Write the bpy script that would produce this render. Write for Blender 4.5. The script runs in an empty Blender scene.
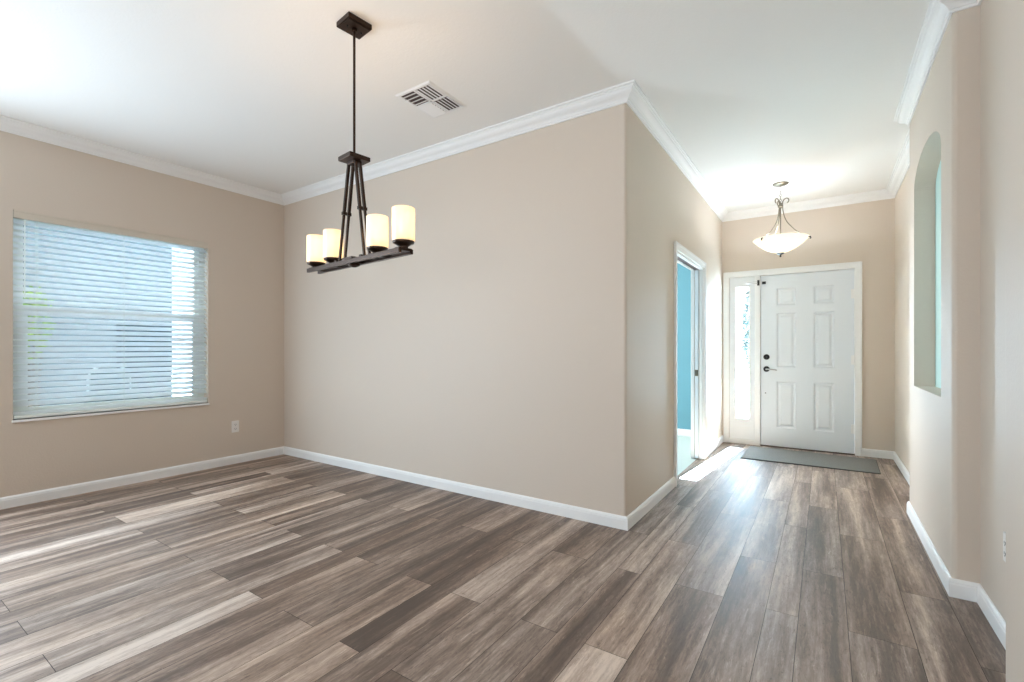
import bpy, math, random
from mathutils import Vector, Matrix
random.seed(7)
C = bpy.context.scene.collection
SC = bpy.context.scene
# ------------------------------------------------------------------ measured room (metres)
Ym, Xl, Xc, Yd = 2.930, -4.996, -1.064, 6.362      # dining back wall, window wall, hall left wall, front door wall
Xr2, Xr1, Yk, Xr3, Yj = 0.621, 0.505, 3.003, 0.601, 4.341
Yp, Yb = 2.235, -5.0                                # near pilaster, back of the great room
Zc, ZT = 2.76, 2.85                                # crown underside, ceiling
# ------------------------------------------------------------------ camera
cam_d = bpy.data.cameras.new('camera'); cam = bpy.data.objects.new('camera', cam_d); C.objects.link(cam)
cam_d.sensor_width = 36; cam_d.lens = 468.35/1024*36; cam_d.shift_y = 7.3/1024; cam_d.clip_start = .05
cam.location = (0, 0, 1.1733); cam.rotation_euler = (math.pi/2, 0, math.radians(33.6806))
SC.camera = cam
# ------------------------------------------------------------------ world, sun, sidelight and added lamps, exposure
w = bpy.data.worlds.new('sky'); SC.world = w; w.use_nodes = True
bg = w.node_tree.nodes['Background']; bg.inputs[0].default_value = (.84, .93, 1, 1); bg.inputs[1].default_value = 2.6
sd = bpy.data.lights.new('sun', 'SUN'); sun = bpy.data.objects.new('sun', sd); C.objects.link(sun)
sd.energy = 290; sd.angle = math.radians(.6); sd.color = (.68, .85, 1)
sun.rotation_euler = Vector((-.18, -2.05, -1.94)).to_track_quat('-Z', 'Y').to_euler()
def area(name, loc, aim, sx, sy, e, col):
    d = bpy.data.lights.new(name, 'AREA'); o = bpy.data.objects.new(name, d); C.objects.link(o)
    d.shape = 'RECTANGLE'; d.size = sx; d.size_y = sy; d.energy = e; d.color = col
    o.location = loc; o.rotation_euler = Vector(aim).to_track_quat('-Z', 'Y').to_euler(); return o
# unseen lamps added for fill, plus one for daylight through the door's sidelight
area('added_left_fill', (Xl+.05, -.28, 1.3), (1, .1, .02), 1.7, 1.9, 98, (.70, .86, 1))  # added lamp left of the frame, no window here; lights the right walls
area('added_blue_room_fill', (-3.9, 5.2, 1.4), (1, .1, 0), 1.8, 1.6, 72, (.88, .94, 1))  # added lamp inside the blue room, which has no window
area('sidelight_daylight', (-.836, Yd+.10, 1.12), (.15, -1, -.05), .18, 1.6, 24, (.56, .78, 1))
area('added_ceiling_uplight', (-.2, -1.7, 1.3), (0, .45, 1), .6, .6, 27, (.88, .94, 1))  # added lamp aimed up behind the camera to brighten the ceiling
SC.view_settings.view_transform = 'Standard'; SC.view_settings.look = 'None'
SC.view_settings.gamma = 1; SC.view_settings.use_curve_mapping = False
SC.view_settings.exposure = 0.93
cy = SC.cycles
cy.use_denoising = True; cy.max_bounces = 14; cy.diffuse_bounces = 8; cy.glossy_bounces = 6
cy.transparent_max_bounces = 24; cy.transmission_bounces = 8; cy.sample_clamp_indirect = 6
cy.caustics_reflective = False; cy.caustics_refractive = False
# ------------------------------------------------------------------ materials
def s2l(c): return tuple(((v/255)/12.92 if v/255 <= .04045 else ((v/255+.055)/1.055)**2.4) for v in c)
def mat(name, rgb, rough=.6, metal=0, bump=0, bscale=200, emit=None, estr=0, coat=0, var=0, vscale=3):
    m = bpy.data.materials.new(name); m.use_nodes = True; nt = m.node_tree; b = nt.nodes['Principled BSDF']
    lin = s2l(rgb)
    b.inputs['Base Color'].default_value = (*lin, 1); b.inputs['Roughness'].default_value = rough
    b.inputs['Metallic'].default_value = metal; b.inputs['Coat Weight'].default_value = coat
    tc = nt.nodes.new('ShaderNodeTexCoord')
    if var:
        n = nt.nodes.new('ShaderNodeTexNoise'); n.inputs['Scale'].default_value = vscale; n.inputs['Detail'].default_value = 4
        nt.links.new(tc.outputs['Object'], n.inputs['Vector'])
        mx = nt.nodes.new('ShaderNodeMix'); mx.data_type = 'RGBA'
        mx.inputs[6].default_value = (*[v*(1-var) for v in lin], 1); mx.inputs[7].default_value = (*[min(1, v*(1+var)) for v in lin], 1)
        nt.links.new(n.outputs['Fac'], mx.inputs[0]); nt.links.new(mx.outputs[2], b.inputs['Base Color'])
    if bump:
        n = nt.nodes.new('ShaderNodeTexNoise'); n.inputs['Scale'].default_value = bscale; n.inputs['Detail'].default_value = 3
        nt.links.new(tc.outputs['Object'], n.inputs['Vector'])
        bp = nt.nodes.new('ShaderNodeBump'); bp.inputs['Strength'].default_value = bump; bp.inputs['Distance'].default_value = .003
        nt.links.new(n.outputs['Fac'], bp.inputs['Height']); nt.links.new(bp.outputs[0], b.inputs['Normal'])
    if emit:
        b.inputs['Emission Color'].default_value = (*s2l(emit), 1); b.inputs['Emission Strength'].default_value = estr
    return m
M = {}
M['wall'] = mat('wall_paint', (212, 199, 185), .55, bump=.25, bscale=90)
M['ceiling'] = mat('ceiling_paint', (240, 239, 236), .8, bump=.35, bscale=70)
M['trim'] = mat('white_trim', (240, 240, 239), .5)
M['door'] = mat('door_paint', (230, 236, 241), .35)
M['sidelight'] = mat('sidelight_panel_paint', (224, 226, 227), .45)
M['aqua'] = mat('pale_aqua', (190, 222, 218), .55)  # one even pale aqua tone for the niche back
M['blue'] = mat('turquoise_paint', (106, 158, 172), .6, bump=.2, bscale=90)
M['carpet'] = mat('pale_carpet', (205, 216, 210), .9, bump=.6, bscale=400)
M['bronze'] = mat('oiled_bronze', (60, 45, 36), .3, metal=.8, var=.25, vscale=30)
M['dark'] = mat('black_hardware', (28, 27, 27), .35, metal=.4)
M['nickel'] = mat('antique_nickel', (128, 120, 106), .35, metal=.85)
M['steel'] = mat('brushed_steel', (170, 170, 168), .35, metal=.9)
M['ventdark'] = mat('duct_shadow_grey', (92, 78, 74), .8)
M['plate'] = mat('outlet_plastic', (236, 232, 228), .35)
M['slot'] = mat('socket_slot', (60, 56, 52), .6)
M['mat'] = mat('grey_door_mat', (122, 121, 118), .95, bump=.8, bscale=500, var=.12, vscale=60)
M['matedge'] = mat('mat_rubber_edge', (46, 46, 46), .8)
M['valance'] = mat('valance_vinyl', (208, 198, 183), .45)
M['cord'] = mat('blind_cord', (225, 225, 218), .8)
M['frame'] = mat('window_vinyl', (235, 240, 236), .4)
M['stucco'] = mat('neighbour_stucco', (118, 127, 133), .9, bump=.6, bscale=30, var=.08, vscale=6)
M['nwin'] = mat('neighbour_window_glass', (34, 52, 64), .15)
M['soffit'] = mat('neighbour_fascia', (225, 232, 235), .6)
M['roof'] = mat('neighbour_shingles', (120, 118, 120), .9, bump=.8, bscale=20)
M['lawn'] = mat('side_yard_gravel', (128, 134, 140), .95, bump=.8, bscale=60, var=.25, vscale=12)
M['paving'] = mat('pale_concrete', (215, 213, 205), .9, bump=.3, bscale=40, var=.06, vscale=5)
M['leaf'] = mat('leaf_green', (140, 165, 66), .6, var=.35, vscale=8)
M['leafdark'] = mat('leaf_dark_green', (40, 50, 48), .6, var=.35, vscale=6)
M['bark'] = mat('bark', (110, 96, 82), .9, bump=.6, bscale=40)
M['teal'] = mat('dark_teal_cushion', (22, 66, 74), .7)
M['whitemetal'] = mat('white_metal', (235, 238, 238), .4)
def glass(name, tint=(1, 1, 1)):
    m = bpy.data.materials.new(name); m.use_nodes = True; nt = m.node_tree; nt.nodes.clear()
    o = nt.nodes.new('ShaderNodeOutputMaterial'); t = nt.nodes.new('ShaderNodeBsdfTransparent'); g = nt.nodes.new('ShaderNodeBsdfGlossy')
    g.inputs['Roughness'].default_value = .02; t.inputs[0].default_value = (*tint, 1)
    mx = nt.nodes.new('ShaderNodeMixShader'); mx.inputs[0].default_value = .05
    nt.links.new(t.outputs[0], mx.inputs[1]); nt.links.new(g.outputs[0], mx.inputs[2]); nt.links.new(mx.outputs[0], o.inputs[0]); return m
M['glass'] = glass('window_glass', (.97, 1, 1))
def translucent(name, rgb, trans=.6, trgb=None, rough=.3, gloss=.08, glow=None, gstr=0):
    m = bpy.data.materials.new(name); m.use_nodes = True; nt = m.node_tree; nt.nodes.clear()
    o = nt.nodes.new('ShaderNodeOutputMaterial'); d = nt.nodes.new('ShaderNodeBsdfDiffuse'); t = nt.nodes.new('ShaderNodeBsdfTranslucent')
    g = nt.nodes.new('ShaderNodeBsdfGlossy'); g.inputs['Roughness'].default_value = rough
    d.inputs[0].default_value = (*s2l(rgb), 1); t.inputs[0].default_value = (*s2l(trgb or rgb), 1)
    a = nt.nodes.new('ShaderNodeMixShader'); a.inputs[0].default_value = trans
    b = nt.nodes.new('ShaderNodeMixShader'); b.inputs[0].default_value = gloss
    nt.links.new(d.outputs[0], a.inputs[1]); nt.links.new(t.outputs[0], a.inputs[2])
    nt.links.new(a.outputs[0], b.inputs[1]); nt.links.new(g.outputs[0], b.inputs[2]); 
    if glow:
        e = nt.nodes.new('ShaderNodeEmission'); e.inputs[0].default_value = (*s2l(glow), 1); e.inputs[1].default_value = gstr
        ad = nt.nodes.new('ShaderNodeAddShader'); nt.links.new(b.outputs[0], ad.inputs[0]); nt.links.new(e.outputs[0], ad.inputs[1]); nt.links.new(ad.outputs[0], o.inputs[0])
    else: nt.links.new(b.outputs[0], o.inputs[0])
    return m
M['slat'] = translucent('blind_slat_vinyl', (246, 248, 248), .85)
M['shade'] = translucent('cream_glass_shade', (252, 246, 230), .34, (255, 244, 228), glow=(255, 224, 176), gstr=.16)
M['bowl'] = translucent('alabaster_glass_bowl', (246, 243, 234), .5, (255, 248, 234), glow=(255, 246, 226), gstr=.18)
M['bulb'] = mat('bulb_glow', (255, 244, 220), .4, emit=(255, 226, 176), estr=6)

def floor_material():
    m = bpy.data.materials.new('vinyl_plank'); m.use_nodes = True; nt = m.node_tree; b = nt.nodes['Principled BSDF']
    N = nt.nodes.new; L = nt.links.new
    at = N('ShaderNodeAttribute'); at.attribute_name = 'plank'
    sep = N('ShaderNodeSeparateColor'); L(at.outputs['Color'], sep.inputs[0])
    tc = N('ShaderNodeTexCoord')
    off = N('ShaderNodeCombineXYZ')
    mu = N('ShaderNodeMath'); mu.operation = 'MULTIPLY'; mu.inputs[1].default_value = 57; L(sep.outputs[1], mu.inputs[0])
    mu2 = N('ShaderNodeMath'); mu2.operation = 'MULTIPLY'; mu2.inputs[1].default_value = 23; L(sep.outputs[1], mu2.inputs[0])
    L(mu.outputs[0], off.inputs[0]); L(mu2.outputs[0], off.inputs[1]); L(mu.outputs[0], off.inputs[2])
    ad = N('ShaderNodeVectorMath'); ad.operation = 'ADD'; L(tc.outputs['Object'], ad.inputs[0]); L(off.outputs[0], ad.inputs[1])
    def noise(sx, sy, scale, detail, rough=.55, dist=0):
        mp = N('ShaderNodeMapping'); mp.inputs['Scale'].default_value = (sx, sy, 1); L(ad.outputs[0], mp.inputs[0])
        n = N('ShaderNodeTexNoise'); n.inputs['Scale'].default_value = scale; n.inputs['Detail'].default_value = detail
        n.inputs['Roughness'].default_value = rough; n.inputs['Distortion'].default_value = dist
        L(mp.outputs[0], n.inputs['Vector']); return n
    n1 = noise(1, .06, 9, 4, .55, .3)       # broad streaks running down the plank
    n2 = noise(1, .06, 60, 6, .6, .2)       # fine grain
    n3 = noise(1, .28, 20, 7, .72, .9)      # weathered patches
    n4 = noise(1, .16, 150, 4, .7, .6)      # scratches
    n5 = noise(1, .22, 75, 8, .8, .8); n6 = noise(1, .10, 55, 8, .8, .5)
    def crisp(n, a, b_):
        q = N('ShaderNodeMapRange'); q.inputs[1].default_value = a; q.inputs[2].default_value = b_; L(n.outputs['Fac'], q.inputs[0]); return q.outputs[0]
    def mad(a, k, c):
        q = N('ShaderNodeMath'); q.operation = 'MULTIPLY_ADD'; L(a, q.inputs[0]); q.inputs[1].default_value = k
        if isinstance(c, (int, float)): q.inputs[2].default_value = c
        else: L(c, q.inputs[2])
        return q.outputs[0]
    v = mad(n1.outputs['Fac'], 1.95, -1.005)
    v = mad(n2.outputs['Fac'], .75, v); v = mad(n3.outputs['Fac'], .60, v); v = mad(n4.outputs['Fac'], .45, v)
    v = mad(crisp(n5, .55, .66), -.30, v); v = mad(crisp(n6, .56, .68), .34, v)
    v = mad(sep.outputs[0], .50, v)
    v = mad(v, .92, -.57)
    r = N('ShaderNodeValToRGB'); L(v, r.inputs[0]); e = r.color_ramp.elements
    e[0].position = 0; e[0].color = (*s2l((78, 63, 54)), 1); e[1].position = 1; e[1].color = (*s2l((216, 202, 190)), 1)
    for p, c in ((.28, (108, 91, 80)), (.5, (145, 127, 115)), (.72, (180, 162, 149))):
        x = e.new(p); x.color = (*s2l(c), 1)
    mx = N('ShaderNodeMix'); mx.data_type = 'RGBA'; mx.blend_type = 'MULTIPLY'; L(sep.outputs[2], mx.inputs[0])
    L(r.outputs[0], mx.inputs[6]); mx.inputs[7].default_value = (1.0, .93, .86, 1)
    L(mx.outputs[2], b.inputs['Base Color'])
    rr = mad(n3.outputs['Fac'], .16, .42); L(rr, b.inputs['Roughness'])
    b.inputs['Specular IOR Level'].default_value = .75
    bp = N('ShaderNodeBump'); bp.inputs['Strength'].default_value = .12; bp.inputs['Distance'].default_value = .002
    L(n2.outputs['Fac'], bp.inputs['Height']); L(bp.outputs[0], b.inputs['Normal'])
    return m
M['plank'] = floor_material()
M['groove'] = mat('plank_groove', (58, 50, 46), .8)

# ------------------------------------------------------------------ mesh builder
class MB:
    def __init__(s): s.v = []; s.f = []; s.mi = []
    def add(s, vs, fs, mi=0):
        o = len(s.v); s.v += [tuple(v) for v in vs]; s.f += [tuple(i+o for i in f) for f in fs]; s.mi += [mi]*len(fs)
    def quad(s, a, b, c, d, mi=0): s.add([a, b, c, d], [(0, 1, 2, 3)], mi)
    def box(s, x0, x1, y0, y1, z0, z1, mi=0, mtx=None):
        vs = [Vector((x, y, z)) for x in (x0, x1) for y in (y0, y1) for z in (z0, z1)]
        if mtx: vs = [mtx @ v for v in vs]
        s.add(vs, [(0, 1, 3, 2), (4, 6, 7, 5), (0, 4, 5, 1), (2, 3, 7, 6), (0, 2, 6, 4), (1, 5, 7, 3)], mi)
    def tube(s, pts, r, n=10, cap=True, mi=0):
        pts = [Vector(p) for p in pts]; rs = r if isinstance(r, (list, tuple)) else [r]*len(pts)
        rings = []; prev = None
        for i, p in enumerate(pts):
            t = (pts[min(i+1, len(pts)-1)]-pts[max(i-1, 0)]).normalized()
            if prev is None: u = t.orthogonal().normalized()
            else: u = (prev - t*prev.dot(t)).normalized()
            prev = u; w_ = t.cross(u)
            rings.append([p+(u*math.cos(2*math.pi*k/n)+w_*math.sin(2*math.pi*k/n))*rs[i] for k in range(n)])
        vs = [v for q in rings for v in q]; fs = []
        for i in range(len(pts)-1):
            for k in range(n):
                k2 = (k+1) % n; fs.append((i*n+k, i*n+k2, (i+1)*n+k2, (i+1)*n+k))
        if cap: fs += [tuple(range(n))[::-1], tuple(range((len(pts)-1)*n, len(pts)*n))]
        s.add(vs, fs, mi)
    def lathe(s, prof, c=(0, 0, 0), n=32, mtx=None, mi=0, close=False):
        vs = []; fs = []
        for r, z in prof:
            for k in range(n):
                a = 2*math.pi*k/n; v = Vector((r*math.cos(a), r*math.sin(a), z))
                if mtx: v = mtx @ v
                vs.append(v+Vector(c))
        m_ = len(prof)
        for i in range(m_-1 if not close else m_):
            j = (i+1) % m_
            for k in range(n):
                k2 = (k+1) % n; fs.append((i*n+k, i*n+k2, j*n+k2, j*n+k))
        s.add(vs, fs, mi)
    def build(s, name, m, parent=None, smooth=False, bevel=0, loc=None):
        me = bpy.data.meshes.new(name); me.from_pydata(s.v, [], s.f)
        for q in (m if isinstance(m, (list, tuple)) else [m]): me.materials.append(q)
        me.polygons.foreach_set('material_index', s.mi)
        if smooth:
            me.polygons.foreach_set('use_smooth', [True]*len(me.polygons))
        me.update(); o = bpy.data.objects.new(name, me); C.objects.link(o)
        import bmesh
        b = bmesh.new(); b.from_mesh(me)
        bmesh.ops.remove_doubles(b, verts=b.verts, dist=1e-5); bmesh.ops.recalc_face_normals(b, faces=b.faces)
        b.to_mesh(me); b.free()
        if parent: o.parent = parent
        if loc is not None: o.location = loc
        if bevel:
            md = o.modifiers.new('bevel', 'BEVEL'); md.width = bevel; md.segments = 2; md.limit_method = 'ANGLE'; md.angle_limit = math.radians(40)
        if smooth:
            md = o.modifiers.new('edge', 'EDGE_SPLIT'); md.split_angle = math.radians(38)
        return o
def struct(o, label=None, cat=None):
    o['kind'] = 'structure'
    if label: o['label'] = label
    if cat: o['category'] = cat
    return o
def tag(o, label, cat, group=None):
    o['label'] = label; o['category'] = cat
    if group: o['group'] = group
    return o
def empty(name, loc=(0, 0, 0), rz=0):
    o = bpy.data.objects.new(name, None); o.empty_display_size = .1; C.objects.link(o)
    o.location = loc; o.rotation_euler = (0, 0, rz); return o

# ------------------------------------------------------------------ floor: planks 1.22 m long in rows of four widths
def build_floor():
    mb = MB(); x0, x1, y0, y1 = Xl-.0, .74, Yb, Yd+.02
    mb.quad((x0-.02, y0, -.0025), (x1, y0, -.0025), (x1, Ym+.02, -.0025), (x0-.02, Ym+.02, -.0025), 1)
    mb.quad((Xc-.06, Ym+.02, -.0025), (x1, Ym+.02, -.0025), (x1, y1, -.0025), (Xc-.06, y1, -.0025), 1)
    info = []
    W = [.2215, .1765, .1245, .1765]          # rows going right from X = -.616
    edges = [-.616]; i = 0
    while edges[-1] < x1: edges.append(edges[-1]+W[i % 4]); i += 1
    rows = [(edges[k], edges[k+1], k) for k in range(len(edges)-1)]
    e = -.616; k = -1
    while e > x0:
        rows.append((e-W[k % 4], e, k)); e -= W[k % 4]; k -= 1
    g = .0011; rnd = random.Random(21)
    TONE = {}
    for (r, j, t) in PLANKS: TONE[(r, j)] = t
    for a, b_, k in rows:
        ph = 2.393 if k % 2 == 0 else 2.925
        j = -7
        while ph+1.2145*j < y1:
            ya, yb = ph+1.2145*j, ph+1.2145*(j+1)
            t = rnd.uniform(.25, .65); sd_ = rnd.random(); wm = rnd.random()
            t = TONE.get((k, j), t)
            A, B, Y0, Y1 = max(a+g, x0-.02), min(b_-g, x1), max(ya+g, y0), min(yb-g, y1)
            if A < Xc-.06 and Y1 > Ym+.01:
                if B <= Xc-.05: Y1 = Ym+.01
                elif Y0 > Ym: A = Xc-.06
            if B > A and Y1 > Y0:
                mb.quad((A, Y0, 0), (B, Y0, 0), (B, Y1, 0), (A, Y1, 0), 0); info.append((t, sd_, wm))
            j += 1
    me = bpy.data.meshes.new('floor'); me.from_pydata(mb.v, [], mb.f)
    me.materials.append(M['plank']); me.materials.append(M['groove']); me.polygons.foreach_set('material_index', mb.mi)
    at = me.color_attributes.new('plank', 'FLOAT_COLOR', 'CORNER')
    for p in me.polygons:
        t = (.5, .5, .5) if p.index < 2 else info[p.index-2]
        for li in p.loop_indices: at.data[li].color = (*t, 1)
    me.update(); o = bpy.data.objects.new('floor', me); C.objects.link(o); struct(o)
PLANKS = [(k, j, t) for k, j, t in (
    (0,0,.68),(0,-1,.5),(0,1,.72),(1,-1,.62),(1,0,.68),(1,1,.7),(2,-1,.68),(2,0,.62),(2,1,.5),(3,-1,.4),(3,0,.45),(3,1,.72),(4,-1,.48),(4,0,.4),(4,1,.68),(4,2,.6),
    (5,-1,.62),(5,0,.36),(5,1,.42),(6,-1,.4),(6,0,.4),(6,1,.35),(-1,-1,.42),(-1,-2,.78),(-1,0,.6),(-1,1,.72),(-2,-1,.45),(-2,0,.68),(-3,-2,.45),(-3,-1,.4),(-4,-1,.45),
    (-5,-1,.88),(-5,-2,.4),(-6,-1,.22),(-6,-2,.82),(-7,-2,.74),(-7,-1,.4),(-8,-2,.52),(-8,-1,.34),(-9,-2,.6),(-9,-1,.12),(-10,-2,.92),(-10,-1,.34),(-11,-2,.75),(-11,-1,.1),
    (-12,-2,.82),(-12,-1,.3),(-12,0,.8),(-13,-2,.7),(-13,-1,.42),(-14,-2,.35),(-14,-1,.5),(-15,-2,.6),(-15,-1,.3),(-16,-1,.82),(-16,0,.22),(-16,-2,.5),(-17,-1,.65),(-17,-2,.4),(-18,-1,.3),
    (-19,-2,.6),(-19,-1,.12),(-20,-1,.76),(-20,0,.12),(-21,-1,.5),(-21,-2,.35),(-22,-1,.1),(-22,0,.6),(-23,-1,.3),(-24,-1,.2),(-23,-2,.3),(-24,-2,.35))]
build_floor()
mb = MB(); mb.quad((-5.2, Ym, -.004), (Xc-.045, Ym, -.004), (Xc-.045, Yd+.3, -.004), (-5.2, Yd+.3, -.004))
struct(mb.build('floor_blue_room', M['carpet']))
mb = MB(); mb.box(Xl-.15, .8, Yb-.15, Yd+.15, ZT, ZT+.1)
struct(mb.build('ceiling', M['ceiling']))

# ------------------------------------------------------------------ walls
def wall(name, ax, c, t, a0, a1, z0, z1, holes=(), m=None):
    """wall slab: visible face at ax=c, other face at c+t; holes = (a0,a1,z0,z1)"""
    mb = MB(); A = sorted({a0, a1, *[h[0] for h in holes], *[h[1] for h in holes]}); Z = sorted({z0, z1, *[h[2] for h in holes], *[h[3] for h in holes]})
    P = (lambda a, z, d: (c+d, a, z)) if ax == 'x' else (lambda a, z, d: (a, c+d, z))
    solid = lambda i, k: 0 <= i < len(A)-1 and 0 <= k < len(Z)-1 and not any(h[0] <= A[i] < h[1] and h[2] <= Z[k] < h[3] for h in holes)
    for i in range(len(A)-1):
        for k in range(len(Z)-1):
            if not solid(i, k): continue
            p, q, u, v = A[i], A[i+1], Z[k], Z[k+1]
            mb.quad(P(p, u, 0), P(q, u, 0), P(q, v, 0), P(p, v, 0)); mb.quad(P(p, u, t), P(q, u, t), P(q, v, t), P(p, v, t))
            if not solid(i-1, k): mb.quad(P(p, u, 0), P(p, v, 0), P(p, v, t), P(p, u, t))
            if not solid(i+1, k): mb.quad(P(q, u, 0), P(q, v, 0), P(q, v, t), P(q, u, t))
            if not solid(i, k-1): mb.quad(P(p, u, 0), P(q, u, 0), P(q, u, t), P(p, u, t))
            if not solid(i, k+1): mb.quad(P(p, v, 0), P(q, v, 0), P(q, v, t), P(p, v, t))
    return struct(mb.build(name, m or M['wall']))
WY0, WY1, WZ0, WZ1 = .836, 2.157, .640, 2.203      # dining window opening
CY0, CY1, CZ = 4.135, 5.235, 2.02                  # pocket door opening
wall('wall_left', 'x', Xl, -.16, Yb, Ym+.12, 0, ZT, [(WY0, WY1, WZ0, WZ1)])
R = .02
wall('wall_main', 'y', Ym, .12, Xl, Xc-R, 0, ZT)
wall('wall_hall_left', 'x', Xc, -.12, Ym+R, Yd, 0, ZT, [(CY0, CY1, 0, CZ)])
def bullnose(name, cx, cy_, a0, rr=R):
    mb = MB(); n = 8
    for i in range(n):
        a, b = math.radians(a0+90*i/n), math.radians(a0+90*(i+1)/n)
        mb.quad((cx+rr*math.cos(a), cy_+rr*math.sin(a), 0), (cx+rr*math.cos(b), cy_+rr*math.sin(b), 0),
                (cx+rr*math.cos(b), cy_+rr*math.sin(b), ZT), (cx+rr*math.cos(a), cy_+rr*math.sin(a), ZT))
    return struct(mb.build(name, M['wall'], smooth=True))
bullnose('wall_corner', Xc-R, Ym+R, -90)
wall('wall_front', 'y', Yd, .16, Xc-.13, Xr2+.2, 0, ZT, [(-.985, .29, 0, 2.06)])
wall('wall_back', 'y', Yb, -.16, Xl-.16, .8, 0, ZT)
wall('wall_hall_right', 'x', Xr2, .1, Yj-.1, Yd, 0, ZT)
wall('wall_right_near', 'x', Xr1, .3, Yb, Yp-R, 0, ZT)
# near-right wall with the arched niche, its two ends and the shallow recess before the pilaster
def niche_wall():
    mb = MB(); y0, y1 = 3.258, 4.136; yc, a, zs, b, zb = 3.697, .439, 2.229, .17, .92; xd = Xr1+.108
    Y0, Y1 = Yk+R, Yj-.008
    q = lambda p, q_, u, v: mb.quad((Xr1, p, u), (Xr1, q_, u), (Xr1, q_, v), (Xr1, p, v))
    q(Y0, y0, 0, ZT); q(y1, Y1, 0, ZT); q(y0, y1, 0, zb)
    n = 40; arc = [(yc-a*math.cos(math.pi*i/n), zs+b*math.sin(math.pi*i/n)) for i in range(n+1)]
    for i in range(n):
        (p, u), (r, v) = arc[i], arc[i+1]
        mb.quad((Xr1, p, u), (Xr1, r, v), (Xr1, r, ZT), (Xr1, p, ZT))
        mb.quad((Xr1, p, u), (xd, p, u), (xd, r, v), (Xr1, r, v))               # soffit of the arch
        mb.quad((xd, p, zb), (xd, r, zb), (xd, r, v), (xd, p, u), 1)           # niche back
    mb.quad((Xr1, y0, zb), (xd, y0, zb), (xd, y0, zs), (Xr1, y0, zs)); mb.quad((Xr1, y1, zb), (xd, y1, zb), (xd, y1, zs), (Xr1, y1, zs))
    mb.quad((Xr1, y0, zb), (Xr1, y1, zb), (xd, y1, zb), (xd, y0, zb))
    # end face towards the camera, end face towards the door, closing back
    mb.quad((Xr1+R, Yk, 0), (Xr3+.2, Yk, 0), (Xr3+.2, Yk, ZT), (Xr1+R, Yk, ZT))
    mb.quad((Xr1+.008, Yj, 0), (Xr2+.1, Yj, 0), (Xr2+.1, Yj, ZT), (Xr1+.008, Yj, ZT))
    mb.quad((Xr1, Y1, 0), (Xr1+.008, Yj, 0), (Xr1+.008, Yj, ZT), (Xr1, Y1, ZT))
    mb.quad((Xr2+.15, Yk, 0), (Xr2+.15, Yj, 0), (Xr2+.15, Yj, ZT), (Xr2+.15, Yk, ZT))
    return struct(mb.build('wall_right_niche', [M['wall'], M['aqua']]))
niche_wall()
bullnose('wall_niche_corner', Xr1+R, Yk+R, 180)
wall('wall_right_recess', 'x', Xr3, .15, Yp-.05, Yk+.02, 0, ZT)
wall('wall_pilaster_end', 'y', Yp, -.05, Xr1+R, Xr3+.1, 0, ZT)
bullnose('wall_pilaster_corner', Xr1+R, Yp-R, 90)
# blue room beyond the pocket door
wall('wall_blue_front', 'y', Yd+.12, .04, -5.2, Xc-.12, 0, ZT, m=M['blue']).location = (0, -.0, 0)
wall('wall_blue_left', 'x', -5.0, -.1, Ym, Yd+.3, 0, ZT, m=M['blue'])
wall('wall_blue_back', 'y', Ym+.125, .01, -5.0, Xc-.125, 0, ZT, m=M['blue'])

# ------------------------------------------------------------------ mouldings: mitred sweeps, one object per wall
def sweep(path, prof, names, m, closed_prof=True):
    n = len(path); offs = []
    for i, p in enumerate(path):
        d = []
        if i > 0: a = Vector(path[i])-Vector(path[i-1]); d.append(a.normalized())
        if i < n-1: a = Vector(path[i+1])-Vector(path[i]); d.append(a.normalized())
        ns = [Vector((q.y, -q.x)) for q in d]
        if len(ns) == 1: offs.append(ns[0])
        else:
            s = ns[0]+ns[1]; offs.append(s/(1+ns[0].dot(ns[1])))
    objs = []
    for i in range(n-1):
        mb = MB(); A = [(path[i][0]+offs[i].x*o, path[i][1]+offs[i].y*o, z) for o, z in prof]
        B = [(path[i+1][0]+offs[i+1].x*o, path[i+1][1]+offs[i+1].y*o, z) for o, z in prof]
        k = len(prof); vs = A+B
        fs = [(j, (j+1) % k, k+(j+1) % k, k+j) for j in range(k)]
        fs += [tuple(range(k)), tuple(range(k, 2*k))[::-1]]
        mb.add(vs, fs); objs.append(struct(mb.build(names[i], m)))
    return objs
crown = [(0, Zc), (.010, Zc), (.012, Zc+.012), (.017, Zc+.014), (.020, Zc+.022), (.030, Zc+.032), (.044, Zc+.040), (.056, Zc+.052),
         (.061, Zc+.066), (.067, Zc+.068), (.069, Zc+.076), (.080, Zc+.078), (.080, ZT), (0, ZT)]
cpath = [(Xl, Yb), (Xl, Ym), (Xc, Ym), (Xc, Yd), (Xr2, Yd), (Xr2, Yj), (Xr1, Yj), (Xr1, Yk), (Xr3, Yk), (Xr3, Yp), (Xr1, Yp), (Xr1, Yb)]
sweep(cpath, crown, ['trim_%d' % i for i in range(1, 12)], M['trim'])
base = [(0, 0), (.014, 0), (.014, .060), (.012, .066), (.012, .072), (.008, .080), (.004, .085), (0, .085)]
sweep([(Xl, Yb), (Xl, Ym), (Xc, Ym), (Xc, 4.075)], base, ['baseboard_left', 'baseboard_main', 'baseboard_hall_left_near'], M['trim'])
sweep([(Xc, 5.295), (Xc, Yd)], base, ['baseboard_hall_left_far'], M['trim'])
sweep([(.343, Yd), (Xr2, Yd), (Xr2, Yj), (Xr1, Yj), (Xr1, Yk), (Xr3, Yk), (Xr3, Yp)], base,
      ['baseboard_front', 'baseboard_hall_right', 'baseboard_jog', 'baseboard_niche', 'baseboard_niche_end', 'baseboard_recess'], M['trim'])
sweep([(-4.98, Yd+.12), (Xc-.12, Yd+.12)], [(o, z*1.1) for o, z in base], ['baseboard_blue_room'], M['trim'])

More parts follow.
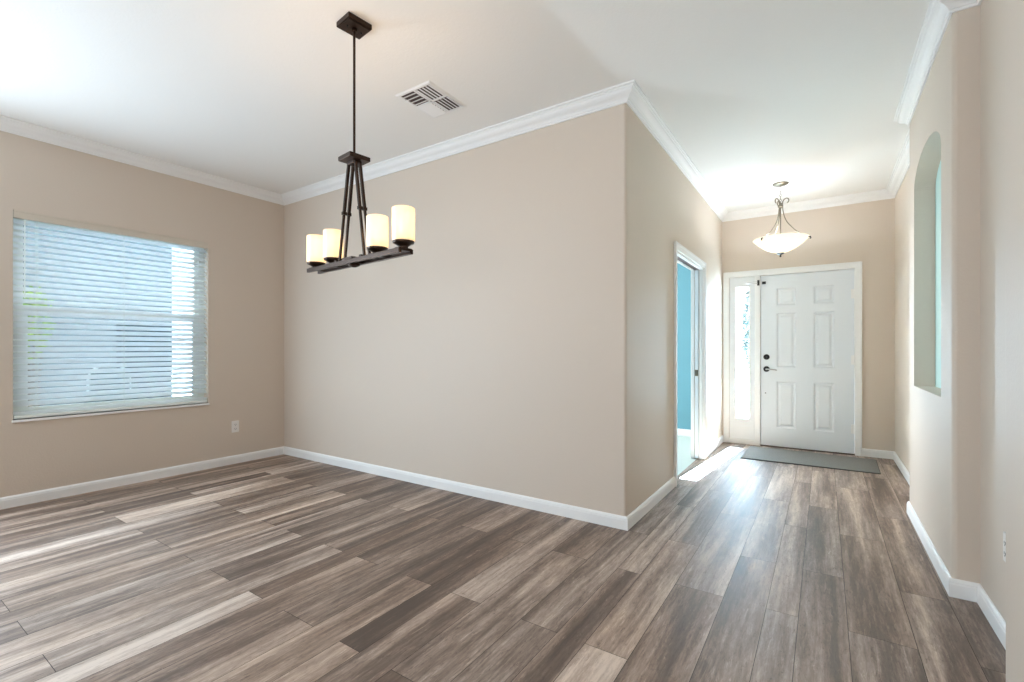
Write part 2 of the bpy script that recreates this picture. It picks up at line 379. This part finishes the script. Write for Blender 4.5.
# ------------------------------------------------------------------ dining window
def window_1():
    root = struct(empty('window_1', (Xl-.11, (WY0+WY1)/2, WZ0)))
    rx, ry, rz = root.location
    def part(mb, name, m, par=root, **k):
        mb.v = [(x-rx, y-ry, z-rz) for x, y, z in mb.v]; return mb.build(name, m, par, **k)
    mb = MB(); x0, x1 = Xl-.15, Xl-.085; f = .045
    mb.box(x0, x1, WY0, WY0+f, WZ0, WZ1); mb.box(x0, x1, WY1-f, WY1, WZ0, WZ1)
    mb.box(x0, x1, WY0+f, WY1-f, WZ0, WZ0+f); mb.box(x0, x1, WY0+f, WY1-f, WZ1-f, WZ1)
    part(mb, 'window_frame', M['frame'], bevel=.003)
    zm = 1.44
    for nm, z0, z1, xa, ss in (('upper_sash', zm-.005, WZ1-f, Xl-.140, .028), ('lower_sash', WZ0+f, zm+.035, Xl-.118, .05)):
        mb = MB(); y0, y1 = WY0+f, WY1-f; t = .024
        mb.box(xa, xa+t, y0, y0+ss, z0, z1); mb.box(xa, xa+t, y1-ss, y1, z0, z1)
        mb.box(xa, xa+t, y0+ss, y1-ss, z0, z0+.035); mb.box(xa, xa+t, y0+ss, y1-ss, z1-.035, z1)
        s = part(mb, nm, M['frame'], bevel=.002)
        mb = MB(); mb.box(xa+.01, xa+.014, y0+ss, y1-ss, z0+.035, z1-.035)
        part(mb, 'pane', M['glass'], s)
    mb = MB(); mb.box(Xl-.1, Xl+.016, WY0-.006, WY1+.006, WZ0-.018, WZ0+.0)
    part(mb, 'window_sill', M['trim'], bevel=.003)
window_1()
def blind():
    root = tag(empty('window_blind', (Xl-.035, (WY0+WY1)/2, WZ0+.005)), 'white two-inch slatted blind half open over the window on the left wall', 'blind')
    rx, ry, rz = root.location
    def part(mb, name, m, par=root, **k):
        mb.v = [(x-rx, y-ry, z-rz) for x, y, z in mb.v]; return mb.build(name, m, par, **k)
    y0, y1 = WY0+.002, WY1-.002
    mb = MB(); mb.box(Xl-.006, Xl+.004, y0, y1, 2.142, WZ1-.002); mb.box(Xl+.004, Xl+.008, y0, y1, 2.188, WZ1-.002)
    v = part(mb, 'valance', M['valance'], bevel=.002); v['label'] = 'cream valance board'
    mb = MB(); mb.box(Xl-.062, Xl-.01, y0+.005, y1-.005, 2.150, 2.198); part(mb, 'head_rail', M['frame'])
    sp = .0455; n = 31; zt = 2.122; t = math.radians(TILT)
    prot = None
    for i in range(n):
        z = zt-i*sp
        if z < .735: break
        if prot is None:
            mb = MB(); k = 6; P = []
            for j in range(k+1):
                u = -.025+.05*j/k; h = .0025*(1-(u/.025)**2)
                x = u*math.cos(t)-h*math.sin(t)*-1*0+(-math.sin(t)*h); zz = -u*math.sin(t)+h*math.cos(t)
                P.append((x, zz))
            yy0, yy1 = y0+.003-ry, y1-.003-ry; th = .0028
            nx, nz = math.sin(t)*th, math.cos(t)*th
            vs = [(x, yy0, zz) for x, zz in P]+[(x, yy1, zz) for x, zz in P]+[(x-nx, yy0, zz-nz) for x, zz in P]+[(x-nx, yy1, zz-nz) for x, zz in P]
            K = k+1; fs = []
            for j in range(k):
                fs += [(j, j+1, K+j+1, K+j), (2*K+j, 3*K+j, 3*K+j+1, 2*K+j+1), (j, 2*K+j, 2*K+j+1, j+1), (K+j, K+j+1, 3*K+j+1, 3*K+j)]
            fs += [(0, K, 3*K, 2*K), (k, 2*K+k, 3*K+k, K+k)]
            mb.add(vs, fs); prot = mb.build('slat', M['slat'], root, smooth=True); prot.location = (0, 0, z-rz)
        else:
            o = prot.copy(); C.objects.link(o); o.parent = root; o.location = (0, 0, z-rz)
        zl = z
    mb = MB(); mb.box(Xl-.06, Xl-.010, y0+.003, y1-.003, WZ0+.006, .672); part(mb, 'bottom_rail', M['frame'], bevel=.004)
    mb = MB(); mb.box(Xl-.058, Xl-.012, y0+.003, y1-.003, .676, .684); part(mb, 'slat', M['slat'])
    mb = MB(); mb.box(Xl-.058, Xl-.012, y0+.003, y1-.003, .688, .696); part(mb, 'slat', M['slat'])
    for yc in (.965, 1.50, 2.045):
        mb = MB()
        for xx in (Xl-.056, Xl-.0145): mb.tube([(xx, yc, 2.15), (xx, yc, .67)], .0009, 5)
        mb.tube([(Xl-.035, yc+.01, 2.15), (Xl-.035, yc+.01, .67)], .0010, 5)
        part(mb, 'ladder_cord', M['cord'])
    mb = MB(); mb.tube([(Xl-.005, y0+.06, 2.14), (Xl-.004, y0+.06, 1.55)], .004, 8); part(mb, 'tilt_wand', M['frame'])
TILT = 42
blind()

# ------------------------------------------------------------------ pocket door opening
def door_2():
    root = struct(empty('door_2', (Xc-.06, (CY0+CY1)/2, 0))); rx, ry, rz = root.location
    def part(mb, name, m, par=root, **k):
        mb.v = [(x-rx, y-ry, z-rz) for x, y, z in mb.v]; return mb.build(name, m, par, **k)
    mb = MB(); t0, t1 = Xc, Xc+.016
    mb.box(t0, t1, CY0-.06, CY0, 0, CZ+.06); mb.box(t0, t1, CY1, CY1+.06, 0, CZ+.06); mb.box(t0, t1, CY0, CY1, CZ, CZ+.06)
    mb.box(t1, t1+.006, CY0-.06, CY0-.042, 0, CZ+.06); mb.box(t1, t1+.006, CY1+.042, CY1+.06, 0, CZ+.06); mb.box(t1, t1+.006, CY0-.06, CY1+.06, CZ+.042, CZ+.06)
    part(mb, 'door_casing', M['trim'], bevel=.003)
    mb = MB()
    mb.box(Xc-.12, Xc, CY0-.0, CY0+.016, 0, CZ)                                # near jamb
    mb.box(Xc-.12, Xc-.086, CY1-.018, CY1+.03, 0, CZ); mb.box(Xc-.034, Xc, CY1-.018, CY1+.03, 0, CZ)   # split far jamb
    mb.box(Xc-.12, Xc-.086, CY0+.016, CY1-.018, CZ-.018, CZ); mb.box(Xc-.034, Xc, CY0+.016, CY1-.018, CZ-.018, CZ)
    part(mb, 'door_jamb', M['trim'], bevel=.002)
    mb = MB(); mb.box(Xc-.084, Xc-.036, CY0+.02, CY1+.0, CZ-.012, CZ-.002); part(mb, 'track', M['ventdark'])
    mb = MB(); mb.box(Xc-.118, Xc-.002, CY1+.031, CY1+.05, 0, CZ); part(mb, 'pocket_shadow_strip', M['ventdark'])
    d = MB(); d.box(Xc-.078, Xc-.042, CY1-.022, CY1+.03, .008, CZ-.02); leaf = part(d, 'pocket_door_leaf', M['door'], bevel=.002)
    d = MB(); d.box(Xc-.076, Xc-.044, CY1-.025, CY1-.021, .88, .945); d.box(Xc-.066, Xc-.054, CY1-.03, CY1-.024, .898, .928)
    q = part(d, 'edge_pull', M['nickel'], leaf); q['label'] = 'bronze-coloured edge pull'
door_2()

# ------------------------------------------------------------------ front door and sidelight
LX0, LX1, LZ0, LZ1 = -.6365, .2757, .012, 2.042
def panel_leaf():
    """six-panel slab face built as a height field on a grid of rectangles"""
    mb = MB(); yf = Yd+.010; th = .044
    cols = [(-.470, -.275), (-.100, .095)]; rws = [(.232, .780), (.950, 1.590), (1.682, 1.885)]
    A = sorted({LX0, LX1, *[c for q in cols for c in q]}); Z = sorted({LZ0, LZ1, *[c for q in rws for c in q]})
    for i in range(len(A)-1):
        for k in range(len(Z)-1):
            if (A[i], A[i+1]) in cols and (Z[k], Z[k+1]) in rws: continue
            mb.quad((A[i], yf, Z[k]), (A[i+1], yf, Z[k]), (A[i+1], yf, Z[k+1]), (A[i], yf, Z[k+1]))
    for (a, b) in cols:
        for (u, v) in rws:
            loops = []
            for ins, dep in ((0, 0), (.010, .009), (.018, .011), (.030, .010), (.044, .003), (.050, .002)):
                loops.append([(a+ins, yf+dep, u+ins), (b-ins, yf+dep, u+ins), (b-ins, yf+dep, v-ins), (a+ins, yf+dep, v-ins)])
            for p, q in zip(loops[:-1], loops[1:]):
                for j in range(4): mb.quad(p[j], p[(j+1) % 4], q[(j+1) % 4], q[j])
            mb.quad(*loops[-1])
    mb.quad((LX0, yf+th, LZ0), (LX1, yf+th, LZ0), (LX1, yf+th, LZ1), (LX0, yf+th, LZ1))
    for x in (LX0, LX1): mb.quad((x, yf, LZ0), (x, yf+th, LZ0), (x, yf+th, LZ1), (x, yf, LZ1))
    for z in (LZ0, LZ1): mb.quad((LX0, yf, z), (LX1, yf, z), (LX1, yf+th, z), (LX0, yf+th, z))
    return mb
RY = Matrix.Rotation(math.pi/2, 4, 'X')      # lathe axis z -> -y
def door_1():
    root = struct(empty('door_1', (-.18, Yd, 0))); rx, ry, rz = root.location
    def part(mb, name, m, par=root, **k):
        mb.v = [(x-rx, y-ry, z-rz) for x, y, z in mb.v]; return mb.build(name, m, par, **k)
    leaf = part(panel_leaf(), 'door_leaf', M['door'])
    mb = MB(); y0 = Yd-.018
    CX0, CX1, CT = -1.048, .343, 2.116
    mb.box(CX0, CX0+.062, y0, Yd, 0, CT); mb.box(CX1-.062, CX1, y0, Yd, 0, CT); mb.box(CX0+.062, CX1-.062, y0, Yd, CT-.066, CT)
    mb.box(CX0, CX0+.016, y0-.007, y0, 0, CT); mb.box(CX1-.016, CX1, y0-.007, y0, 0, CT); mb.box(CX0+.016, CX1-.016, y0-.007, y0, CT-.016, CT)
    part(mb, 'door_casing', M['trim'], bevel=.003)
    mb = MB(); mb.box(LX1+.004, .29, Yd, Yd+.1, 0, 2.06); mb.box(-.70, LX0-.004, Yd-.012, Yd+.1, 0, 2.05); mb.box(-.985, .29, Yd+.0, Yd+.1, 2.048, 2.06)
    mb.box(LX0-.004, LX0+.008, Yd+.056, Yd+.07, 0, 2.05); mb.box(LX1-.008, LX1+.006, Yd+.056, Yd+.07, 0, 2.05)
    mb.box(LX0, LX1, Yd+.056, Yd+.07, 2.03, 2.05)
    part(mb, 'door_jamb', M['trim'], bevel=.002)
    mb = MB(); mb.box(-.985, .29, Yd-.005, Yd+.14, 0, .010); part(mb, 'threshold', M['ventdark'])
    for zc in (1.773, 1.045, .284):
        mb = MB(); mb.tube([(LX1+.004, Yd-.004, zc-.055), (LX1+.004, Yd-.004, zc+.055)], .0075, 10); mb.box(LX1-.028, LX1+.003, Yd+.004, Yd+.011, zc-.05, zc+.05)
        part(mb, 'hinge', M['trim'], leaf)
    def rose(x, z, r): 
        m_ = MB(); m_.lathe([(0.0005, .0), (r, .0), (r, .010), (r*.9, .016), (r*.55, .020), (0.0005, .020)][::-1], (x, Yd+.010, z), 24, RY); return m_
    mb = rose(-.575, .925, .034); mb.tube([(-.575, Yd-.008, .925), (-.575, Yd-.045, .925)], .011, 12)
    hd = part(mb, 'door_handle', M['dark'], leaf, smooth=True)
    mb = MB(); mb.tube([(-.578, Yd-.045, .925), (-.545, Yd-.052, .925), (-.50, Yd-.050, .921), (-.462, Yd-.044, .915)], [.010, .009, .0075, .006], 12)
    q = part(mb, 'lever', M['steel'], hd, smooth=True); q['label'] = 'steel lever'
    mb = rose(-.575, 1.069, .033); mb.box(-.580, -.570, Yd-.030, Yd-.008, 1.052, 1.086)
    part(mb, 'deadbolt', M['dark'], leaf, smooth=True)
    mb = MB(); mb.lathe([(.0005, .01), (.006, .01), (.006, 0)], (-.585, Yd+.010, .637), 12, RY); part(mb, 'viewer_plug', M['dark'], leaf)
    # swing-bar door guard at the top of the mullion
    mb = MB(); mb.box(-.672, -.648, Yd-.024, Yd-.012, 1.93, 1.995); mb.tube([(-.66, Yd-.03, 1.935), (-.66, Yd-.03, 1.99)], .009, 8)
    g = part(mb, 'door_guard', M['dark'], bevel=.002)
    mb = MB(); mb.tube([(-.66, Yd-.034, 1.972), (-.70, Yd-.05, 1.972), (-.78, Yd-.06, 1.966), (-.785, Yd-.06, 1.958), (-.70, Yd-.05, 1.952), (-.66, Yd-.034, 1.952)], .0035, 8)
    part(mb, 'swing_bar', M['steel'], g)
    mb = MB(); mb.box(-.622, -.582, Yd+.0, Yd+.010, 1.944, 1.976); mb.lathe([(.0005, .03), (.011, .03), (.012, .022), (.006, .016), (.006, 0)], (-.600, Yd+.002, 1.96), 14, RY)
    part(mb, 'guard_stud', M['dark'], leaf)
def window_2():
    root = struct(empty('window_2', (-.835, Yd+.03, .03))); rx, ry, rz = root.location
    def part(mb, name, m, par=root, **k):
        mb.v = [(x-rx, y-ry, z-rz) for x, y, z in mb.v]; return mb.build(name, m, par, **k)
    x0, x1, g0, g1, z0, z1, zb, zt = -.985, -.70, -.925, -.747, .012, 2.048, .298, 1.94
    mb = MB(); a, b = Yd+.014, Yd+.055
    mb.box(x0, g0, a, b, z0, z1); mb.box(g1, x1, a, b, z0, z1); mb.box(g0, g1, a, b, z0, zb); mb.box(g0, g1, a, b, zt, z1)
    part(mb, 'sidelight_panel', M['sidelight'])
    mb = MB(); mb.box(x0, x1, Yd-.012, Yd+.0139, 0.0, .055); part(mb, 'bottom_rail', M['trim'], bevel=.002)
    mb = MB(); f = .016
    mb.box(g0, g0+f, a-.008, a+.003, zb, zt); mb.box(g1-f, g1, a-.008, a+.003, zb, zt); mb.box(g0+f, g1-f, a-.008, a+.003, zb, zb+f); mb.box(g0+f, g1-f, a-.008, a+.003, zt-f, zt)
    part(mb, 'glass_stop', M['trim'], bevel=.002)
    mb = MB(); mb.box(g0, g1, a+.018, a+.022, zb, zt); part(mb, 'pane', M['glass'])
    mb = MB()
    for i in range(1, 5):
        z = zb+(zt-zb)*i/5; mb.box(g0+.001, g1-.001, a+.012, a+.0175, z-.006, z+.006)
    part(mb, 'muntin', M['trim'])
door_1(); window_2()

# ------------------------------------------------------------------ door mat
def door_mat():
    root = tag(empty('door_mat', (-.145, 5.85, 0)), 'flat grey door mat on the plank floor in front of the white entry door', 'door mat')
    mb = MB(); P = [(-.600, -.350), (.585, -.325), (.600, .335), (-.590, .385)]
    def slab(P, z0, z1, m, name):
        mb = MB(); vs = [(x, y, z0) for x, y in P]+[(x, y, z1) for x, y in P]
        mb.add(vs, [(0, 1, 2, 3), (4, 5, 6, 7), (0, 1, 5, 4), (1, 2, 6, 5), (2, 3, 7, 6), (3, 0, 4, 7)]); return mb.build(name, m, root, bevel=.002)
    slab(P, 0.0005, .006, M['matedge'], 'rubber_backing')
    slab([(x*.99, y*.985) for x, y in P], .006, .011, M['mat'], 'woven_pile')
door_mat()

# ------------------------------------------------------------------ outlets
def outlet(loc, rz, label):
    root = tag(empty('wall_outlet', loc, rz), label, 'outlet')       # faces +x of its own frame
    mb = MB(); mb.box(0, .006, -.036, .036, -.058, .058); mb.build('cover_plate', M['plate'], root, bevel=.003)
    for dz in (-.021, .021):
        mb = MB(); mb.box(.006, .0085, -.017, .017, dz-.015, dz+.015); s = mb.build('socket', M['plate'], root, bevel=.003)
        mb = MB(); mb.box(.0085, .0092, -.009, -.006, dz-.004, dz+.007); mb.box(.0085, .0092, .006, .009, dz-.004, dz+.007); mb.box(.0085, .0092, -.0025, .0025, dz-.011, dz-.006)
        mb.build('slots', M['slot'], s)
    return root
outlet((Xl, 2.407, .376), 0, 'small white electrical outlet low on the left wall right of the window')
outlet((Xr3, 2.612, .385), math.pi, 'white outlet low on the recessed wall at the right edge')

# ------------------------------------------------------------------ ceiling air vent
def vent():
    root = tag(empty('air_vent', (-2.212, 2.338, ZT)), 'white square louvred air vent set in the ceiling behind the chandelier', 'vent')
    W2, H2, f = .157, .188, .028; h = -.006
    mb = MB()
    a = [(-W2, -H2), (W2, -H2), (W2, H2), (-W2, H2)]; i_ = [(-W2+f, -H2+f), (W2-f, -H2+f), (W2-f, H2-f), (-W2+f, H2-f)]
    j_ = [(x*.97, y*.97) for x, y in i_]; a2 = [(x*.94, y*.94) for x, y in a]
    for k in range(4):
        n = (k+1) % 4
        mb.quad((*a[k], 0), (*a[n], 0), (*a2[n], h), (*a2[k], h)); mb.quad((*a2[k], h), (*a2[n], h), (*i_[n], h), (*i_[k], h)); mb.quad((*i_[k], h), (*i_[n], h), (*i_[n], 0), (*i_[k], 0))
    mb.box(-.012, .004, -H2+f, H2-f, h, -.001); mb.box(-W2+f, W2-f, -.008, .008, h, -.001)
    mb.build('frame', M['trim'], root)
    mb = MB(); mb.quad((-W2+f, -H2+f, -.0008), (W2-f, -H2+f, -.0008), (W2-f, H2-f, -.0008), (-W2+f, H2-f, -.0008)); mb.build('duct_opening', M['ventdark'], root)
    def louver(ax, c, a0, a1, t, wdt=.026):
        mb = MB(); dx, dz = wdt/2*math.cos(t), wdt/2*math.sin(t); zc = -.009
        if ax == 'x': P = [(a0, c-dx, zc-dz), (a1, c-dx, zc-dz), (a1, c+dx, zc+dz), (a0, c+dx, zc+dz)]
        else: P = [(c-dx, a0, zc-dz), (c-dx, a1, zc-dz), (c+dx, a1, zc+dz), (c+dx, a0, zc+dz)]
        vs = P+[(x, y, z+.0012) for x, y, z in P]
        mb.add(vs, [(0, 1, 2, 3), (4, 5, 6, 7), (0, 1, 5, 4), (1, 2, 6, 5), (2, 3, 7, 6), (3, 0, 4, 7)]); mb.build('louver', M['trim'], root)
    for k in range(4): louver('x', -.140+.036*k, -W2+f, -.012, math.radians(20), .022)      # left bank, open to the camera
    for k in range(5): louver('y', .018+.027*k, -H2+f, -.010, math.radians(-8), .014)
    for k in range(5): louver('y', .018+.027*k, .010, H2-f, math.radians(-20), .017)
    for k in range(6): louver('x', .021+.0255*k, -W2+f, -.012, math.radians(-12), .025)      # bank facing away
    return root
vent()

# ------------------------------------------------------------------ dining chandelier
def point(name, loc, e, col, r=.03, parent=None):
    d = bpy.data.lights.new(name, 'POINT'); d.energy = e; d.color = col; d.shadow_soft_size = r
    o = bpy.data.objects.new(name, d); C.objects.link(o); o.location = loc
    if parent: o.parent = parent
    return o
def chandelier():
    root = tag(empty('linear_chandelier', (-2.018, 1.560, ZT)), 'bronze four-light linear chandelier with cream glass cylinder shades hanging from the dining ceiling', 'chandelier')
    root.rotation_euler = (0, 0, math.radians(-7.2))
    B = M['bronze']; zb = 1.606-ZT; zt = zb+.022
    mb = MB(); mb.box(-.060, .060, -.066, .066, -.026, 0); mb.box(-.054, .054, -.060, .060, -.031, -.026)
    mb.tube([(0, 0, -.045), (0, 0, -.03)], .016, 16); ca = mb.build('ceiling_canopy', B, root, bevel=.002)
    for sx in (-1, 1):
        mb = MB(); mb.lathe([(.0005, -.037), (.004, -.037), (.005, -.031)], (0, .038*sx, 0), 10); mb.build('canopy_screw', M['dark'], ca)
    mb = MB(); zp = 2.155-ZT; mb.tube([(0, 0, -.04), (0, 0, zp)], .0065, 12); mb.build('stem', B, root, smooth=True)
    mb = MB(); mb.box(-.058, .058, -.058, .058, zp-.018, zp+.004); mb.box(-.030, .030, -.022, .022, zp-.034, zp-.018); mb.build('top_plate', B, root, bevel=.002)
    for sx in (-1, 1):
        for sy in (-1, 1):
            mb = MB(); p0 = Vector((.032*sx, .012*sy, zp-.024)); p2 = Vector((.120*sx, .015*sy, zt+.002)); pm = p0.lerp(p2, .5)
            for a, b, r in ((p0, pm, .0095), (pm, p2, .0078)): mb.tube([a, b], r, 4)
            mb.box(pm.x-.009, pm.x+.009, pm.y-.010, pm.y+.010, pm.z-.008, pm.z+.008)
            mb.build('hanger_rod', B, root)
        mb = MB(); mb.box(.120*sx-.010, .120*sx+.010, -.040, .040, zt, zt+.008); mb.build('hanger_brace', B, root)
    for sy in (-1, 1):
        mb = MB(); mb.box(-.440, .440, .032*sy-.008, .032*sy+.008, zb, zt); mb.build('bar', B, root, bevel=.0015)
    mb = MB(); mb.box(-.045, .045, -.042, .042, zt, zt+.010); mb.box(-.040, .040, -.024, .024, zb+.004, zt)
    mb.lathe([(.0005, zb-.016), (.010, zb-.015), (.026, zb-.008), (.030, zb), (.030, zb+.005)], (0, 0, 0), 24); mb.build('centre_plate', B, root)
    for xs in (-.405, -.214, .210, .420):
        mb = MB(); mb.box(xs-.018, xs+.018, -.036, .036, zb+.012, zt+.003)
        mb.lathe([(.0005, zt), (.020, zt), (.022, zt+.010), (.036, zt+.020), (.048, zt+.025), (.050, zt+.034), (.0005, zt+.034)], (xs, 0, 0), 28)
        h = mb.build('shade_holder', B, root, smooth=True)
        z0, z1, ro = zt+.034, zt+.186, .052
        mb = MB(); mb.lathe([(.020, z0), (ro-.004, z0), (ro, z0+.006), (ro, z1-.002), (ro-.003, z1), (ro-.006, z1-.002), (ro-.006, z0+.008), (.020, z0+.006)], (xs, 0, 0), 36)
        mb.build('lamp_shade', M['shade'], h, smooth=True)
        mb = MB(); mb.lathe([(.0005, z0+.148), (.010, z0+.143), (.021, z0+.125), (.025, z0+.105), (.020, z0+.080), (.013, z0+.055), (.013, z0+.010)], (xs, 0, 0), 20)
        mb.build('bulb', M['bulb'], h, smooth=True)
        point('chandelier_bulb_light', (xs, 0, z1-.045), 9, (1, .66, .40), .028, root)
chandelier()

# ------------------------------------------------------------------ hall bowl pendant
def pendant():
    root = tag(empty('bowl_pendant', (-.370, 5.49, ZT)), 'alabaster glass bowl pendant on scrolled metal arms hanging before the entry door', 'pendant lamp')
    N_ = M['nickel']
    mb = MB(); mb.lathe([(.0005, -.024), (.020, -.024), (.050, -.018), (.070, -.008), (.074, 0)], (0, 0, 0), 32); mb.build('ceiling_canopy', N_, root, smooth=True)
    mb = MB(); z = -.028; k = 0
    while z > -.19:
        a = (0 if k % 2 else math.pi/2); pts = []
        for i in range(13):
            t = 2*math.pi*i/12; u, v = .008*math.cos(t), .016*math.sin(t); pts.append((u*math.cos(a), u*math.sin(a), z-.012+v))
        mb.tube(pts, .0022, 6, cap=False); z -= .026; k += 1
    mb.build('chain', N_, root)
    zh = 2.625-ZT; zr = 2.285-ZT; Rb = .253
    mb = MB(); mb.lathe([(.0005, .035), (.010, .030), (.016, .012), (.024, .004), (.024, -.012), (.012, -.020), (.006, -.034), (.006, zr-zh-.14), (.0005, zr-zh-.14)], (0, 0, zh), 20)
    mb.build('centre_column', N_, root, smooth=True)
    angs = [math.radians(q) for q in (-125, -6, 115)]     # around the bowl
    for a in angs:
        c, s = math.cos(a), math.sin(a); P = []
        prof = [(.058, .020), (.068, .028), (.074, .042), (.070, .058), (.056, .068), (.038, .064), (.024, .046), (.018, .022), (.018, -.004), (.022, -.05), (.034, -.11),
                (.060, -.175), (.104, -.235), (.150, -.285), (.200, -.318), (Rb-.018, -.345)]
        # smooth with catmull-rom
        for i in range(len(prof)-1):
            p0, p1, p2, p3 = [Vector(prof[max(0, min(len(prof)-1, i+d))]) for d in (-1, 0, 1, 2)]
            for t in (0, .34, .67):
                q = .5*((2*p1)+(-p0+p2)*t+(2*p0-5*p1+4*p2-p3)*t*t+(-p0+3*p1-3*p2+p3)*t**3); P.append((q.x*c, q.x*s, zh+q.y))
        P.append((prof[-1][0]*c, prof[-1][0]*s, zh+prof[-1][1]))
        mb = MB(); mb.tube(P, .0048, 8); mb.build('scroll_arm', N_, root, smooth=True)
    prof = [(.012, -.138)]; n = 16
    for i in range(1, n+1):
        t = i/n; r = .02+(Rb-.02)*math.sin(t*math.pi/2)**.92; r = .02+(Rb-.02)*t; zz = -.138*(1-t**1.75); prof.append((r, zz))
    inner = [(r-.005, zz+.005) for r, zz in prof[::-1]]
    mb = MB(); mb.lathe([(r, z_+zr) for r, z_ in prof+inner], (0, 0, 0), 56, close=True); bowl = mb.build('glass_bowl', M['bowl'], root, smooth=True)
    for a in angs:
        mb = MB(); ca, sa = math.cos(a), math.sin(a)
        mb.tube([((Rb-.02)*ca, (Rb-.02)*sa, zr-.006), ((Rb+.008)*ca, (Rb+.008)*sa, zr-.012), ((Rb+.010)*ca, (Rb+.010)*sa, zr-.026), ((Rb+.002)*ca, (Rb+.002)*sa, zr-.030)], .006, 8)
        mb.build('rim_clip', M['dark'], bowl)
    mb = MB(); mb.lathe([(.0005, -.196), (.007, -.193), (.010, -.184), (.006, -.176), (.012, -.170), (.034, -.160), (.036, -.154), (.0005, -.150)], (0, 0, zr+.012), 24)
    mb.build('finial', M['dark'], bowl, smooth=True)
    for k in range(2):
        a = k*math.pi; mb = MB(); mb.lathe([(.0005, .05), (.014, .042), (.025, .015), (.020, -.012), (.012, -.035), (.0005, -.035)], (.075*math.cos(a), .075*math.sin(a), zr-.055), 16)
        mb.build('bulb', M['bulb'], bowl, smooth=True)
        point('pendant_bulb_light', (.075*math.cos(a), .075*math.sin(a), zr-.030), 10, (.85, .92, 1), .03, root)
pendant()

# ------------------------------------------------------------------ outdoors seen through the glass
mb = MB(); mb.quad((-40, -12, -.25), (-5.15, -12, -.25), (-5.15, 40, -.25), (-40, 40, -.25)); mb.quad((-5.15, Yd+.2, -.25), (30, Yd+.2, -.25), (30, 40, -.25), (-5.15, 40, -.25))
struct(mb.build('gravel_ground', M['lawn']))
mb = MB(); mb.box(-2.6, 1.6, Yd+.17, 14, -.25, -.03); struct(mb.build('entry_walk', M['paving']))
def neighbour():
    root = tag(empty('neighbour_house', (-8.3, 0, -.25)), 'pale blue-grey stucco house seen through the blind slats', 'house')
    mb = MB(); mb.box(-5, 0, -7, 3.08, 0, 3.4); mb.build('stucco_wall', M['stucco'], root)
    mb = MB(); mb.box(-5, .55, -7, 3.6, 3.4, 3.6); mb.build('eave', M['soffit'], root)
    mb = MB(); mb.add([(-5, -7, 3.6), (.55, -7, 3.6), (.55, 3.6, 3.6), (-5, 3.6, 3.6), (-4, -7, 5), (-4, 1, 5)], [(0, 1, 2, 3), (1, 2, 5, 4), (2, 3, 5), (0, 4, 5, 3), (0, 1, 4)]); mb.build('roof', M['roof'], root)
    mb = MB(); mb.box(0, .02, 2.40, 3.07, .55, 1.78); mb.build('window', M['nwin'], root)
neighbour()
mb = MB(); mb.box(-9.6, -4.4, 8.2, 14, -.25, 9.5); mb.box(-9.8, -4.2, 8.0, 14.2, 9.5, 9.7)
struct(mb.build('added_sun_blocker', M['stucco']))  # unseen block added to keep the sun off the side yard
def foliage(n, rx, ry, rz, cz, s, rnd):
    mb = MB()
    for i in range(n):
        while True:
            p = Vector((rnd.uniform(-1, 1), rnd.uniform(-1, 1), rnd.uniform(-1, 1)))
            if .3 < p.length < 1: break
        p = Vector((p.x*rx, p.y*ry, p.z*rz+cz)); u = Vector((rnd.gauss(0, 1), rnd.gauss(0, 1), rnd.gauss(0, 1))).normalized(); v = u.orthogonal().normalized(); w_ = u.cross(v)*.02
        k = s*rnd.uniform(.6, 1.3)
        a, b, c, d = p-u*k, p+v*k*.4+w_*k*5, p+u*k, p-v*k*.4+w_*k*5
        mb.quad(a, b, c, d)
    return mb
def shrub(name, loc, label, cat, n, r, cz, h, m, s=.07, seed=1):
    root = tag(empty(name, loc), label, cat); rnd = random.Random(seed)
    foliage(n, r[0], r[1], r[2], cz, s, rnd).build('foliage', m, root)
    mb = MB()
    for k in range(4):
        a = k*1.6; mb.tube([(0.02*math.cos(a), .02*math.sin(a), 0), (.05*math.cos(a), .05*math.sin(a), h*.5), (r[0]*.5*math.cos(a), r[1]*.5*math.sin(a), h)], [.03, .02, .008], 6)
    mb.build('stem', M['bark'], root)
shrub('garden_shrub', (-7.6, 1.42, -.25), 'yellow-green shrub outside the window at its left side', 'shrub', 420, (.22, .18, .45), 1.70, 1.5, M['leaf'], .05, 3)
shrub('entry_tree', (-1.215, 10.6, -.25), 'dark green slim tree outside seen through the sidelight glass', 'tree', 700, (.20, .17, .95), 1.75, 1.9, M['leafdark'], .06, 5)
def garden_seat():
    root = tag(empty('garden_chair', (-7.0, 2.02, -.25)), 'tall dark teal garden chair with white arched metal back outside behind the blind', 'chair')
    mb = MB()
    for y in (-.2, .2):
        for P in ([(.17, y, 0), (.15, y, .76)], [(-.2, y, 0), (-.2, y, .78)]):
            mb = MB(); mb.tube(P, .015, 8); mb.build('leg', M['whitemetal'], root)
    mb = MB(); mb.tube([(-.2, -.2, .76)]+[(-.22, -.2*math.cos(math.pi*i/12), 1.04+.19*math.sin(math.pi*i/12)) for i in range(13)]+[(-.2, .2, .76)], .015, 8)
    mb.build('back_frame', M['whitemetal'], root)
    mb = MB(); mb.box(-.2, .2, -.24, .24, .76, .88); mb.build('seat_cushion', M['teal'], root, bevel=.02)
    mb = MB(); mb.box(-.21, -.14, -.18, .18, .88, 1.14); mb.build('back_cushion', M['teal'], root, bevel=.02)
garden_seat()
